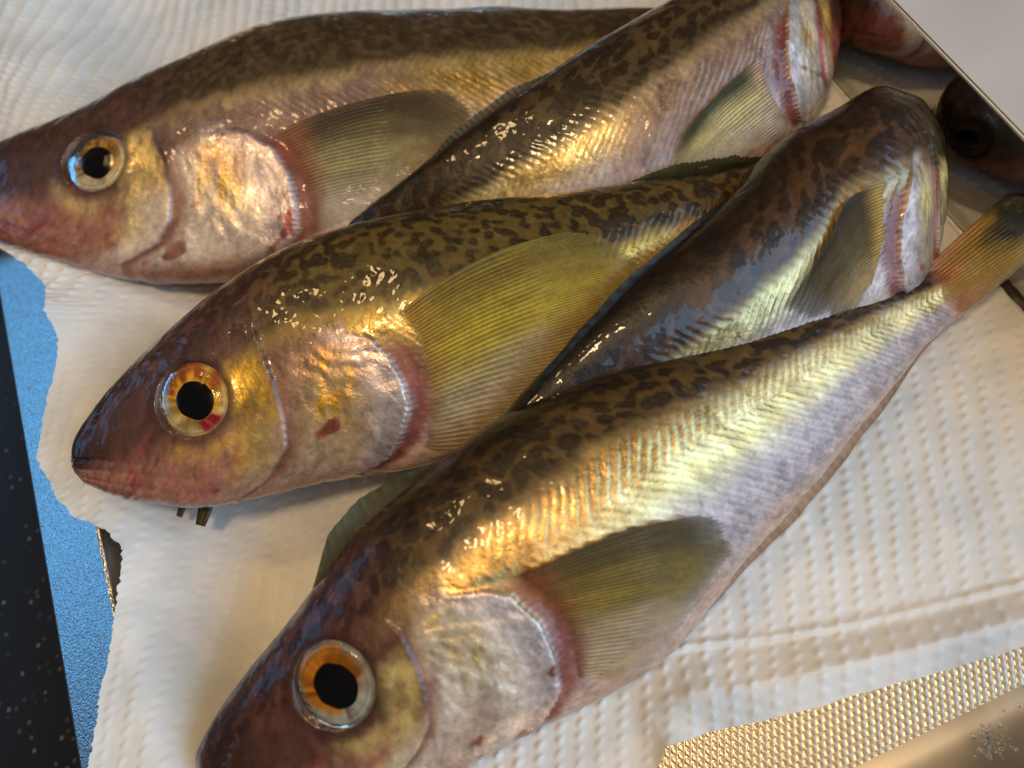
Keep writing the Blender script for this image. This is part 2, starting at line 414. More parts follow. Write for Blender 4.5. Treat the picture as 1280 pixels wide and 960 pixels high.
    # mouth: a steep gape and the folds of the jaw behind it
    for k, (h0, h1, u1, dep, wd) in enumerate(((.30, .60, .085, .05, .022), (.52, .80, .16, .03, .03), (.70, .92, .19, .02, .03))):
        hm = h0+(h1-h0)*np.clip(UU/u1, 0, 1)**.8
        disp -= dep*gau((HH-hm), wd)*sst(u1*1.15, u1*.8, UU)*vis
    disp += .02*gau(rad-er*1.10, er*.16) - .30*sst(er*.97, er*.86, rad)
    disp += .035*(fbm(SX*2.2+.6*SY, SY*3.2, seed+58, 4)-.5)*sst(.30, .20, UU)*vis
    # nostril pits
    for (u0, h0) in ((.055, .22), (.07, .17)):
        disp -= .05*np.exp(-((UU-u0)/.006)**2-((HH-h0)/.022)**2)*vis
    # muscle segments: chevrons pointing to the head
    h0 = .46; pitch = .115+.030*hl/3.0*3.0
    pit = np.interp(U, [.39, .6, .8, 1], [.23, .22, .185, .13])
    ph = np.concatenate([[0], np.cumsum(np.diff(sx)/pit[1:])])
    dyh = (HB-h0)*2*hl[:, None]
    warp = (fbm(SX*1.3, SY*1.3, seed+50, 4)-.5)*1.3
    phase = ph[:, None]-np.abs(dyh)*np.where(HB < h0, .75, 1.05)/np.interp(UU, U, pit)-warp
    sg = phase-np.floor(phase)
    ridge = np.where(sg < .72, sg/.72, (1-sg)/.28); ridge = ridge**.9
    chev = sst(.26, .36, HB)*sst(.98, .80, HB)*sst(.0, .06, dr)*sst(1.0, .95, UU)*cfg.get('chev', 1.)
    brk = .45+.75*fbm(SX*1.1, SY*1.6, seed+51, 3)
    disp += .020*(ridge-.5)*chev*brk+.012*(fbm(SX*9, SY*3, seed+57, 2)-.5)*chev
    # soft lumps
    disp += .10*(fbm(SX*.6, SY*.8, seed+52, 3)-.5)*sst(.03, .2, UU)+.05*(fbm(SX*.7, SY*2.2, seed+54, 3)-.5)*sst(.5, .8, HB)*sst(.3, .5, UU)
    disp += .012*(fbm(SX*5, SY*5, seed+53, 3)-.5)
    # lateral line crease
    
    # gill plate striation
    op = head*sst(.0, .02, dp)
    fan = np.arctan2((UU-.27)*19, (HH-.30)*5.)
    disp += .006*np.sin(fan*30+14*fbm(SX*1.2, SY*1.2, seed+60))*op*sst(.1, .35, HH)+.05*(fbm(SX*1.6, SY*.9, seed+61, 4)-.5)*op
    # ---- colour (skin only)
    c = cfg['col']
    L = lambda k: lin(*c[k])
    n1 = fbm(SX*.8, SY*1.2, seed+1, 4); n2 = fbm(SX*2.6, SY*2.6, seed+2, 4); n3 = fbm(SX*7, SY*7, seed+3, 3)
    sk = 1.28*cfg.get('spot_scale', 2.3)
    f1, f2 = worley(SX*sk*.85+1.3*(n2-.5), SY*sk*1.15+1.3*(fbm(SX*2.6+40, SY*2.6, seed+5)-.5), seed+4)
    net = sst(.58, .37, f1+.45*(n1-.5)+.36*(n3-.5))
    ring = .82+.18*sst(.08, .24, f1)
    wt = lambda a, b, k: a*(1-k)[..., None]+b*k[..., None]
    C = np.zeros(UU.shape+(3,))+L('back')
    C = wt(C, L('spot'), net*ring*sst(.56, .30, HB)*cfg.get('spot_k', .85))
    C = wt(C, L('ridge'), sst(cfg.get('ridge_w', .12), .0, HB+.05*(n2-.5))*.9)
    e_up = cfg.get('gold_from', .30)+.07*(n2-.5)*2*.7+.04*(n1-.5)+.03*(n3-.5)
    gold = sst(-.06, .08, HB-e_up)
    C = wt(C, L('gold'), gold)
    C = wt(C, L('gold2'), gold*sst(.45, .70, n2)*.6)
    lil = sst(.52, .74, HB+.12*(n1-.5))
    C = wt(C, L('belly'), lil)
    C = wt(C, L('low'), sst(.86, .99, HB+.06*(n1-.5)))
    groove = (1-ridge)**3*chev
    C = C*(1-.30*groove*sst(.3, .6, brk))[..., None]
    C = wt(C, L('back'), .35*chev*(1-ridge)*sst(.52, .34, HB))
    # gold fades right behind the head on some fish
    fu = cfg.get('fade_u', .54); fade = cfg.get('fade', 0)*sst(fu+.08, fu-.08, UU+.14*(n1-.5))*sst(.9, .7, HB)
    C = wt(C, L('flank'), fade*gold)
    met = gold*(.78-.62*lil)*(1-.85*fade)*(1-.45*sst(.58, .85, UU))
    met = met*(1-sst(.9, .99, HB))
    rough = .30+.06*(n2-.5)+.10*(1-gold)+.14*lil
    # head
    HD = np.zeros_like(C)+L('head')
    HD = wt(HD, L('spot'), net*.55*sst(.30, .12, HH))
    HD = wt(HD, L('jaw'), sst(.50, .74, HH+.15*(n1-.5)+.7*np.clip(.06-UU, 0, 1)))
    HD = wt(HD, L('jaw2'), sst(.5, .75, n2)*sst(.5, .7, HH)*.7)
    snd = sst(.16, .02, UU+.05*(n1-.5))*sst(.78, .42, HH); HD = wt(HD, L('snout'), snd*(.45+.45*sst(.4, .6, n2)))
    fol = fbm(SX*.9, SY*7+1.5*SX, seed+8, 3); HD = wt(HD, L('jaw2'), sst(.5, .7, fol)*sst(.40, .6, HH)*sst(.24, .1, UU)*.8); disp += .05*(fol-.5)*sst(.40, .6, HH)*sst(.26, .12, UU)*vis
    HD = wt(HD, L('blood'), sst(.66, .80, fbm(SX*1.9, SY*3, seed+9, 3))*sst(.55, .75, HH)*.7)
    hmet = np.zeros_like(UU)
    chk = sst(.040, .008, np.abs(dp+.028))*sst(.30, .40, HH)*sst(.92, .75, HH)*sst(.0, -.004, dp)    # gold crescent of the cheek
    chk = np.maximum(chk, gau(rad-er*1.45, er*.28)*sst(.42, .52, HH)*sst(.13, .17, UU)*.5)*(.45+.55*sst(.34, .62, n2+.5*(n3-.5)))
    HD = wt(HD, L('cheek'), chk); hmet = np.maximum(hmet, .55*chk)
    gry = sst(-.06, -.02, dp)*sst(.004, -.002, dp)*sst(.55, .70, HH)*.55
    HD = wt(HD, L('plate'), gry); hmet = np.maximum(hmet, .35*gry)
    bet = sst(-.002, .004, dp)*head
    pl = sst(.0, .035, dp+.02*(n1-.5))*head
    HD = wt(HD, L('between'), bet*sst(h_top, h_top+.1, HH)); st1 = sst(.45, .75, fbm(SX*6+3*SY, SY*1.2, seed+14, 3))
    HD = wt(HD, L('plate'), pl*sst(h_top-.02, h_top+.06, HH)*sst(.99, .9, HH)*.9)
    og = pl*np.exp(-((UU-np.interp(.5, PH, PU)-.055)/.026)**2-((HH-h_top-.16)/.17)**2)*(.35+.8*sst(.35, .60, n2))
    og = np.clip(1.3*og*(.5+.8*st1), 0, 1); HD = wt(HD, L('cheek'), og); HD = wt(HD, L('back'), pl*sst(.55, .8, fbm(SX*3.5+2*SY, SY*1.4, seed+15, 3))*.28); pinkd = sst(.45, .7, fbm(SX*.9, SY*.9, seed+16, 3)); HD = wt(HD, L('jaw'), pl*pinkd*.45)
    edge = sst(-.05, -.012, dr)*head; HD = wt(HD, L('edge'), edge*.6*sst(.3, .6, n3+.2))
    teeth = sst(-.014, -.004, dr)*head*sst(.35, .5, HH)*(.5+.5*np.sin(SY*2*math.pi/.11)); HD = wt(HD, lin(220, 205, 195), teeth*.2)
    HD = wt(HD, L('blood'), sst(.68, .76, fbm(SX*1.4, SY*2.6, seed+12, 3))*pl*sst(.5, .7, HH)*.8)
    HD = wt(HD, L('jaw'), sst(.86, .98, HH)*.7)
    hmet = np.maximum(hmet, pl*(.32+.45*og)*sst(h_top-.02, h_top+.06, HH)*sst(1., .85, HH)); hmet = np.maximum(hmet, .55*edge)
    hmet = hmet*cfg.get('hm', 1.); hd = np.clip(1-body, 0, 1)
    C = wt(C, HD, hd); met = met*(1-hd)+hmet*hd; rough = rough*(1-hd)+(.34-.05*hmet)*hd
    gill = sst(-.002, .006, dr)*sst(.040, .014, dr+.012*(n2-.5))*sst(h_top+.02, h_top+.12, HH)*sst(1., .93, HH)
    C = wt(C, L('gill'), gill*.9); met = met*(1-gill)
    orb = sst(er*1.35, er*1.0, rad); C = wt(C, L('orbit'), orb*.65)
    ped = sst(.955, 1., UU); C = wt(C, L('pedun'), ped*.8); met *= 1-.7*ped
    n4 = fbm(SX*14, SY*14, seed+6, 2); C *= np.clip(1+.75*(n3-.5)+.55*(n2-.5)+.32*(n4-.5), .3, 1.8)[..., None]
    C = np.clip(C, .004, .95)
    mt = np.stack([np.clip(met, 0, 1), np.clip(rough, .12, .8), np.ones_like(met)], -1)
    P = P+n*disp[..., None]
    zt = towel_z(P[..., 0], P[..., 1])+.03
    P[..., 2] = np.maximum(P[..., 2], zt)
    f.P = P; f.n = normals(P); f.U = U; f.D = D; f.V = V; f.N = N; f.T = T; f.half = half; f.mid = mid
    base = mid[int(NU*.45)].copy(); base[2] = .14
    f.o = base
    f.e = empty(name, base, label, 'fish', 'whole raw fish on the tray')
    pts = P.reshape(-1, 3); F = grid_faces(NU, NR, True)
    # close both ends with a fan of quads folded to the centre
    c0 = len(pts); cen = np.stack([P[0].mean(0), P[-1].mean(0)])
    pts = np.concatenate([pts, cen]); j = np.arange(0, NR, 2); j1 = (j+1) % NR; j2 = (j+2) % NR
    F0 = np.stack([np.full(len(j), c0), j2, j1, j], 1); b0 = (NU-1)*NR
    F1 = np.stack([np.full(len(j), c0+1), b0+j, b0+j1, b0+j2], 1)
    F = np.concatenate([F, F0, F1])
    cc = np.concatenate([C.reshape(-1, 3), C[0].mean(0)[None], C[-1].mean(0)[None]])
    mm = np.concatenate([mt.reshape(-1, 3), mt[0, :1], mt[-1, :1]])
    mesh_obj('body', pts, F, M_SKIN, f.e, f.o, cc, mm)
    # ---- eye
    make_eye(f, ec-en*.13, en, er, cfg)
    return f

def frame(n):
    a = np.cross(n, [0, 0, 1.]) if abs(n[2]) < .9 else np.cross(n, [0, 1., 0]); a /= np.linalg.norm(a)
    return a, np.cross(n, a)
def disc(c, n, r0, r1, hf, nr=26, na=72):
    a, b = frame(n); rr = np.linspace(r0, r1, nr); an = np.linspace(0, 2*math.pi, na, endpoint=False)
    R, A = np.meshgrid(rr, an, indexing='ij')
    V = c+R[..., None]*(np.cos(A)[..., None]*a+np.sin(A)[..., None]*b)+hf(R)[..., None]*n
    return V, R, A
def make_eye(f, c, n, r, cfg):
    seed = cfg['seed']
    V, R, A = disc(c, n, r*.30, r*1.04, lambda R: -.06+.06*(R/r)+.10*np.sqrt(np.clip(1-(R/(r*1.06))**2, 0, 1)), 40, 110)
    q = R/r
    i1, i2, i3, oc = [lin(*k) for k in cfg['iris']]
    nz = fbm(np.cos(A)*3+R*2, np.sin(A)*3, seed+70, 3); rays = fbm(A*9, R*2, seed+71, 2)
    a_, b2 = frame(n); vv = np.cos(A)[..., None]*a_+np.sin(A)[..., None]*b2; ix, iy = vv@rt, vv@up
    gd = cfg.get('iris_dir', (0., -1.)); sd = ix*gd[0]+iy*gd[1]          # side of the iris with the paler pigment
    C = np.zeros(R.shape+(3,))+i1
    k = sst(.48, .74, q+.30*(nz-.5)+.16*sd); C = C*(1-k[..., None])+i2*k[..., None]
    k = sst(.62, .86, q+.28*(nz-.5)+.20*sd); C = C*(1-k[..., None])+i3*k[..., None]
    mo = sst(.48, .66, fbm(np.cos(A)*2.5+9, np.sin(A)*2.5+R*1.5, seed+73, 3)); C = C*(1-.55*mo[..., None]*sst(.95, .6, q)[..., None])
    k = sst(.86, 1.0, q+.10*(nz-.5)); C = C*(1-k[..., None])+oc*k[..., None]
    ringd = gau(q-.88, .022)+.8*gau(q-.76, .02)*(nz > .4); C = C*(1-.45*ringd)[..., None]
    bl = sst(.58, .72, fbm(np.cos(A)*2.2+5, np.sin(A)*2.2+R, seed+72, 3))*sst(.45, .6, q)*cfg.get('eyeblood', .4)
    C = C*(1-bl[..., None])+lin(130, 30, 35)*bl[..., None]
    if cfg.get('eyeblood', 0) > .5:
        bs = sst(.55, .9, .5*ix-.86*iy)*sst(.52, .62, q)*sst(.97, .84, q)*sst(.36, .58, nz); C = C*(1-bs[..., None])+lin(142, 28, 44)*bs[..., None]
    C *= (.75+.5*rays)[..., None]
    dk = sst(.46, .36, q); C = C*(1-.6*dk[..., None])
    mt = np.stack([.45*sst(1, .9, q), np.full_like(R, .35), np.ones_like(R)], -1)
    F = grid_faces(R.shape[0], R.shape[1], True)
    e = mesh_obj('eye', V, F, M_EYE, f.e, f.o, C, mt)
    V, R, A = disc(c, n, .001, r*.47, lambda R: -.01+.12*np.sqrt(np.clip(1-(R/(r*.6))**2, 0, 1)), 16, 60)
    V = V+(.10*r*sst(.2, 1., np.cos(A-2.1))*(R/(r*.47))**2+.05*r*(vn(np.cos(A)*2+7, np.sin(A)*2, seed+80)-.5)*(R/(r*.47)))[..., None]*(np.cos(A)[..., None]*a_+np.sin(A)[..., None]*b2)
    p = mesh_obj('pupil', V, grid_faces(16, 60, True), M_PUPIL, e, f.o)
    if cfg.get('no_cornea'): return
    V, R, A = disc(c, n, .001, r*1.0, lambda R: -.06+.27*np.sqrt(np.clip(1-(R/(r*1.02))**2, 0, 1)), 24, 72)
    p = mesh_obj('cornea', V, grid_faces(24, 72, True), M_CORNEA, e, f.o)

def lookup(f):
    """pixel -> surface point and normal on the upper side of a fish"""
    Q = f.P[:, :NV]; x, y = px(Q.reshape(-1, 3)); x = x.reshape(Q.shape[:2]); y = y.reshape(Q.shape[:2])
    def g(pts):
        ij = []
        for (a, b) in pts:
            k = np.argmin((x-a)**2+(y-b)**2); ij.append(divmod(k, NV))
        return np.array(ij, float)
    return g
def surf(f, I, J):
    I = np.clip(I, 0, NU-1.001); J = np.clip(J, 0, NV-1.001); i = I.astype(int); j = J.astype(int); a = (I-i)[..., None]; b = (J-j)[..., None]
    def s(A): return (A[i, j]*(1-a)+A[i+1, j]*a)*(1-b)+(A[i, j+1]*(1-a)+A[i+1, j+1]*a)*b
    return s(f.Ps), s(f.ns)
def smooth2(A, k):
    for ax in (0, 1):
        pad = [(0, 0)]*3; pad[ax] = (k, k)
        B = np.pad(A, pad, 'edge'); cs = np.cumsum(B, axis=ax)
        z = np.zeros_like(np.take(cs, [0], ax)); cs = np.concatenate([z, cs], ax)
        n = A.shape[ax]; w_ = 2*k+1
        A = (np.take(cs, np.arange(w_, w_+n), ax)-np.take(cs, np.arange(0, n), ax))/w_
    return A
def pectoral(f, base, tip, cols, nr=26, lift=.05, alpha=(.92, .40), seed=1, bend=-5.):
    """fan of rays lying on the flank; base and tip are polylines from the upper edge to the lower edge"""
    f.Ps = smooth2(f.P[:, :NV], 7); f.ns = smooth2(f.n[:, :NV], 9)
    g = lookup(f); B = g(base); Tp = g(tip)
    NB, NA = nr*9, 90
    tb = np.linspace(0, 1, NB)
    rs = lambda Pk: spline(tb, np.linspace(0, 1, len(Pk)), Pk)
    b_, e_ = rs(B), rs(Tp)
    a = np.linspace(0, 1, NA)
    fr_ = np.abs(((tb*nr) % 1)-.5)*2
    endw = 1-.03*(1-fr_)-.08*vn(tb*nr*.45, tb*0, seed)-.16*np.exp(-tb/.05)-.05*np.exp(-(1-tb)/.08)
    A = a[:, None]*endw[None]
    IJ = b_[None]*(1-A[..., None])+e_[None]*A[..., None]
    IJ[..., 1] += bend*np.sin(A*math.pi)*(1-.6*tb[None])+2.2*(fbm(tb[None]*6+0*A, A*2.5, seed+9, 2)-.5)*sst(.1, .5, A)
    P, n = surf(f, IJ[..., 0], IJ[..., 1]); n = n/np.linalg.norm(n, axis=2)[..., None]
    nrm = nr*(1+1.0*sst(.35, .6, A))                       # rays branch towards the margin
    x = tb[None]*nr*np.ones_like(A); x2 = x*2
    r1 = np.exp(-((np.abs((x % 1)-.5))/.20)**2); r2 = np.exp(-((np.abs((x2 % 1)-.5))/.24)**2)
    k = sst(.40, .62, A); ray = r1*(1-k)+r2*k*.8
    wav = fbm(tb[None]*5+0*A, A*2.2, seed+3, 3)-.5
    off = lift*np.sin(np.clip(A, 0, 1)*math.pi*.62)**.7*(1+.9*wav)+.05*sst(0, .15, A)+.016*ray*sst(.03, .2, A)
    off += .05*np.exp(-tb/.03)[None]*sst(.0, .1, A)           # stout first ray
    P = P+n*off[..., None]
    zt = towel_z(P[..., 0], P[..., 1])+.05; P[..., 2] = np.maximum(P[..., 2], zt)
    cu, cm, cl, cb, ce = [lin(*q) for q in cols]           # upper, middle, lower, root, margin
    tt = tb[None]+.25*wav*sst(.1, .5, A)
    C = np.zeros(A.shape+(3,))+cu
    k = sst(.10, .45, tt); C = C*(1-k[..., None])+cm*k[..., None]
    k = sst(.45, .90, tt); C = C*(1-k[..., None])+cl*k[..., None]
    k = sst(.22, .0, A); C = C*(1-k[..., None])+cb*k[..., None]
    k = sst(.70, 1.0, A)*.7; C = C*(1-k[..., None])+ce*k[..., None]
    seg = .85+.3*vn(x*1.0, A*60, seed+5)
    C = C*((.50+.70*ray)*seg*(.8+.4*vn(x*.8, A*7, seed+6)))[..., None]
    C = np.clip(C, .004, .9)
    al = (alpha[0]*(1-sst(.25, .8, tt))+alpha[1]*sst(.25, .8, tt))*sst(0, .07, A)
    al = np.clip(al+.18*ray, 0, 1)*(1-.55*sst(.72, 1., a)[:, None]*(1-.5*ray))
    mt = np.stack([np.full(A.shape, .04), np.full(A.shape, .58), al], -1)
    return mesh_obj('pectoral_fin', P, grid_faces(NA, NB), M_FIN, f.e, f.o, C, mt)
def edge_fin(f, name, u0, u1, hts, side, col, col2, lean=.35, n_ray=30, seed=3, sweep=.25, rough_edge=1.):
    """low fin along the back (side=+1) or belly (side=-1), folded back against the body"""
    nA, nB = n_ray*6, 14
    u = np.linspace(u0, u1, nA); I = u*(NU-1)
    idx = np.clip(I, 0, NU-1.001); i = idx.astype(int); k = (idx-i)[:, None]
    J = 0 if side > 0 else NV-1
    bp = f.P[i, J]*(1-k)+f.P[i+1, J]*k
    hd = f.half[i]/np.linalg.norm(f.half[i], axis=1)[:, None]*side
    hh = np.interp(u, np.linspace(u0, u1, len(hts)), hts)
    sgn = f.T[i]
    b = np.linspace(0, 1, nB)
    x = np.linspace(0, n_ray, nA); ray = np.exp(-((np.abs((x % 1)-.5))/.2)**2)
    dirv = hd*(1-lean)+f.N[i]*lean+sgn*sweep; dirv /= np.linalg.norm(dirv, axis=1)[:, None]
    hh = hh*(1-rough_edge*(.05*(1-ray)+.10*vn(x*.9, x*0, seed)))
    P = (bp-hd*.10)[None]+dirv[None]*(hh[None]*b[:, None])[..., None]+f.N[i][None]*(.03*rough_edge*ray[None]*b[:, None]+.12*np.sin(b*2.2)[:, None]*(vn(x*.25, x*0, seed+2)-.5)[None])[..., None]
    P[..., 2] = np.maximum(P[..., 2], towel_z(P[..., 0], P[..., 1])+.06)
    C = (lin(*col)*(1-b)[:, None]+lin(*col2)*b[:, None])[:, None]*((.82+.3*ray)*(.8+.4*vn(x, x*0, seed+4)))[None, :, None]
    mt = np.stack([np.full(P.shape[:2], .04), np.full(P.shape[:2], .5), np.full(P.shape[:2], .92)], -1)
    return mesh_obj(name, P, grid_faces(nB, nA), M_FIN, f.e, f.o, C, mt)
def tail_fin(f, tips, col, col2, col3, nr=22, seed=4):
    """caudal fin: fan from the peduncle to a margin polyline (x, y, z of the place)"""
    NB, NA = nr*8, 70
    tb = np.linspace(0, 1, NB); a = np.linspace(0, 1, NA)
    d, v = f.P[-24, 0].copy(), f.P[-24, NV-1]
    base = d[None]*(1-tb[:, None])+v[None]*tb[:, None]+f.N[-10]*(.34*np.sin(tb*math.pi))[:, None]
    E_ = spline(tb, np.linspace(0, 1, len(tips)), np.array(tips))
    x = tb*nr; ray1 = np.exp(-((np.abs((x % 1)-.5))/.22)**2); ray2 = np.exp(-((np.abs((2*x % 1)-.5))/.25)**2)
    k = sst(.35, .6, a)[:, None]; ray = ray1[None]*(1-k)+.8*ray2[None]*k
    P = base[None]*(1-a[:, None, None])+E_[None]*a[:, None, None]
    bul = .32*np.sin(np.clip(a, 0, 1)*math.pi*.8)[:, None]*np.sin(tb*math.pi)[None]
    P = P+f.N[-10]*(bul+.05*ray*sst(.0, .2, a)[:, None]+.18*(fbm(tb[None]*3+a[:, None]*0, a[:, None]*2+tb[None]*0, seed, 2)-.5))[..., None]
    P[..., 2] = np.maximum(P[..., 2], towel_z(P[..., 0], P[..., 1])+.06)
    nz = fbm(tb[None]*4+a[:, None]*0, a[:, None]*3+tb[None]*0, seed+1)-.5
    A = a[:, None]+.25*nz
    C = np.zeros(P.shape)+lin(*col)
    k = sst(-.02, .40, A+.5*nz)[..., None]; C = C*(1-k)+lin(*col2)*k
    k = (sst(.38, .62, A-.40*(tb[None]-.25)+.3*nz))[..., None]; C = C*(1-k)+lin(*col3)*k; k = (sst(.5, .9, tb[None]+.4*nz)*sst(.35, .7, A))[..., None]*.8; C = C*(1-k)+lin(128, 118, 78)*k
    C = C*(.7+.5*ray)[..., None]
    mt = np.stack([np.full(A.shape, .05), np.full(A.shape, .28), np.clip(.80+.15*ray+0*A, 0, 1)*sst(0, .16, a[:, None]+.10*nz)], -1)
    return mesh_obj('tail_fin', P, grid_faces(NA, NB), M_TAIL, f.e, f.o, C, mt)

# ---- colours (skin pigment, sRGB)
BASE = dict(back=(80, 58, 27), spot=(20, 12, 6), ridge=(22, 17, 10), gold=(205, 172, 98), gold2=(224, 200, 140), belly=(196, 178, 174), low=(196, 160, 138), flank=(150, 122, 110),
            head=(84, 52, 42), jaw=(154, 104, 84), jaw2=(128, 66, 56), snout=(40, 25, 20), blood=(128, 34, 34), cheek=(224, 190, 118), plate=(230, 212, 192), between=(124, 78, 58), edge=(196, 180, 184), gill=(118, 48, 36), orbit=(58, 36, 32), pedun=(190, 120, 100))
def colset(**k): d = dict(BASE); d.update(k); return d

A_ROWS = [(0, -44, 226, 3.0, -44, 262, 2.9), (.03, -30, 198, 3.0, -32, 286, 2.8), (.08, 20, 178, 3.0, 12, 306, 2.6), (.152, 95, 149, 2.9, 105, 337, 2.2), (.25, 196, 101, 2.7, 215, 352, 1.7),
          (.32, 262, 72, 2.5, 300, 348, 1.4), (.39, 330, 45, 2.3, 385, 338, 1.2), (.47, 415, 29, 2.1, 478, 318, 1.0), (.55, 500, 23, 1.95, 560, 290, .95), (.63, 585, 20, 1.8, 640, 255, .9), (.73, 690, 18, 1.6, 735, 205, .8), (.865, 830, 12, 1.3, 850, 130, .7), (.95, 930, 10, 1.1, 940, 80, .7), (1., 985, 8, 1.0, 990, 62, .7)]
C_ROWS = [(0, 88, 566, 3.2, 90, 590, 3.0), (.03, 102, 540, 3.3, 112, 606, 2.9), (.08, 142, 488, 3.3, 160, 624, 2.7), (.152, 214, 418, 3.3, 248, 634, 2.4), (.25, 300, 350, 3.3, 352, 616, 2.0),
          (.32, 366, 313, 3.2, 432, 600, 1.8), (.39, 440, 287, 3.1, 512, 587, 1.6), (.47, 530, 266, 3.0, 605, 560, 1.4), (.55, 618, 253, 2.8, 690, 525, 1.3), (.63, 702, 242, 2.6, 765, 472, 1.2), (.73, 800, 228, 2.3, 850, 402, 1.1), (.865, 930, 205, 1.8, 955, 305, .9), (.95, 1015, 180, 1.4, 1030, 240, .8), (1., 1060, 165, 1.2, 1070, 215, .8)]
E_ROWS = [(0, 240, 968, 2.0, 262, 1003, 1.9), (.03, 248, 935, 2.2, 330, 1018, 1.7), (.08, 292, 862, 2.5, 405, 1022, 1.5), (.152, 358, 782, 2.8, 500, 996, 1.4), (.25, 420, 700, 3.0, 602, 945, 1.3),
          (.32, 468, 645, 3.05, 668, 908, 1.25), (.39, 535, 590, 3.05, 738, 872, 1.2), (.47, 615, 530, 2.95, 828, 822, 1.15), (.55, 690, 490, 2.8, 888, 752, 1.1), (.63, 775, 460, 2.6, 938, 686, 1.0), (.73, 880, 427, 2.3, 1010, 612, .95), (.865, 1030, 378, 1.8, 1108, 492, .9), (.95, 1130, 350, 1.4, 1170, 420, .9), (1., 1182, 333, 1.2, 1212, 388, .9)]
B_ROWS = [(0, 1016, -20, 1.2, 1022, 16, 0.8), (.03, 1015.59, -34, 1.5, 1025.59, 42, 0.8), (.08, 1012.24, -46, 1.8, 1030.24, 70, 0.85), (.152, 1002.05, -54, 2.1, 1030.05, 102, 0.95), (.25, 973.24, -58, 2.3, 1019.24, 136, 1),
          (.32, 945, -48, 2.35, 1004, 158, 1.05), (.39, 898, -28, 2.4, 982, 182, 1.1), (.47, 830, 10, 2.6, 930, 226, 1.15), (.55, 768, 44, 2.75, 872, 262, 1.1), (.63, 706, 80, 2.9, 806, 292, 1), (.73, 622, 137, 2.9, 716, 308, 0.9), (.865, 512, 220, 2.5, 575, 330, 0.7), (.95, 430, 280, 1.8, 465, 345, 0.55), (1., 395, 310, 0.9, 420, 355, 0.5)]
D_ROWS = [(0, 1126, 200, 0.9, 1135.8, 222, 0.7), (.03, 1133, 170, 1.2, 1143.2, 244, 0.8), (.08, 1137, 146, 1.6, 1149.2, 274, 0.9), (.152, 1135.2, 128, 2, 1152.96, 310, 1), (.25, 1115, 116, 2.4, 1147.8, 345, 1.1),
          (.32, 1086, 113, 2.5, 1138, 368, 1.15), (.39, 1040, 140, 2.6, 1106, 388, 1.2), (.47, 972, 180, 2.6, 1056, 412, 1.2), (.55, 921, 238, 3, 996, 440, 1.15), (.63, 858, 296, 3.3, 926, 476, 1.1), (.73, 776, 374, 3.45, 828, 512, 1), (.865, 672, 486, 3.2, 704, 562, 0.9), (.95, 598, 576, 2.7, 614, 612, 0.8), (1., 561, 616, 1.2, 568, 640, 0.7)]
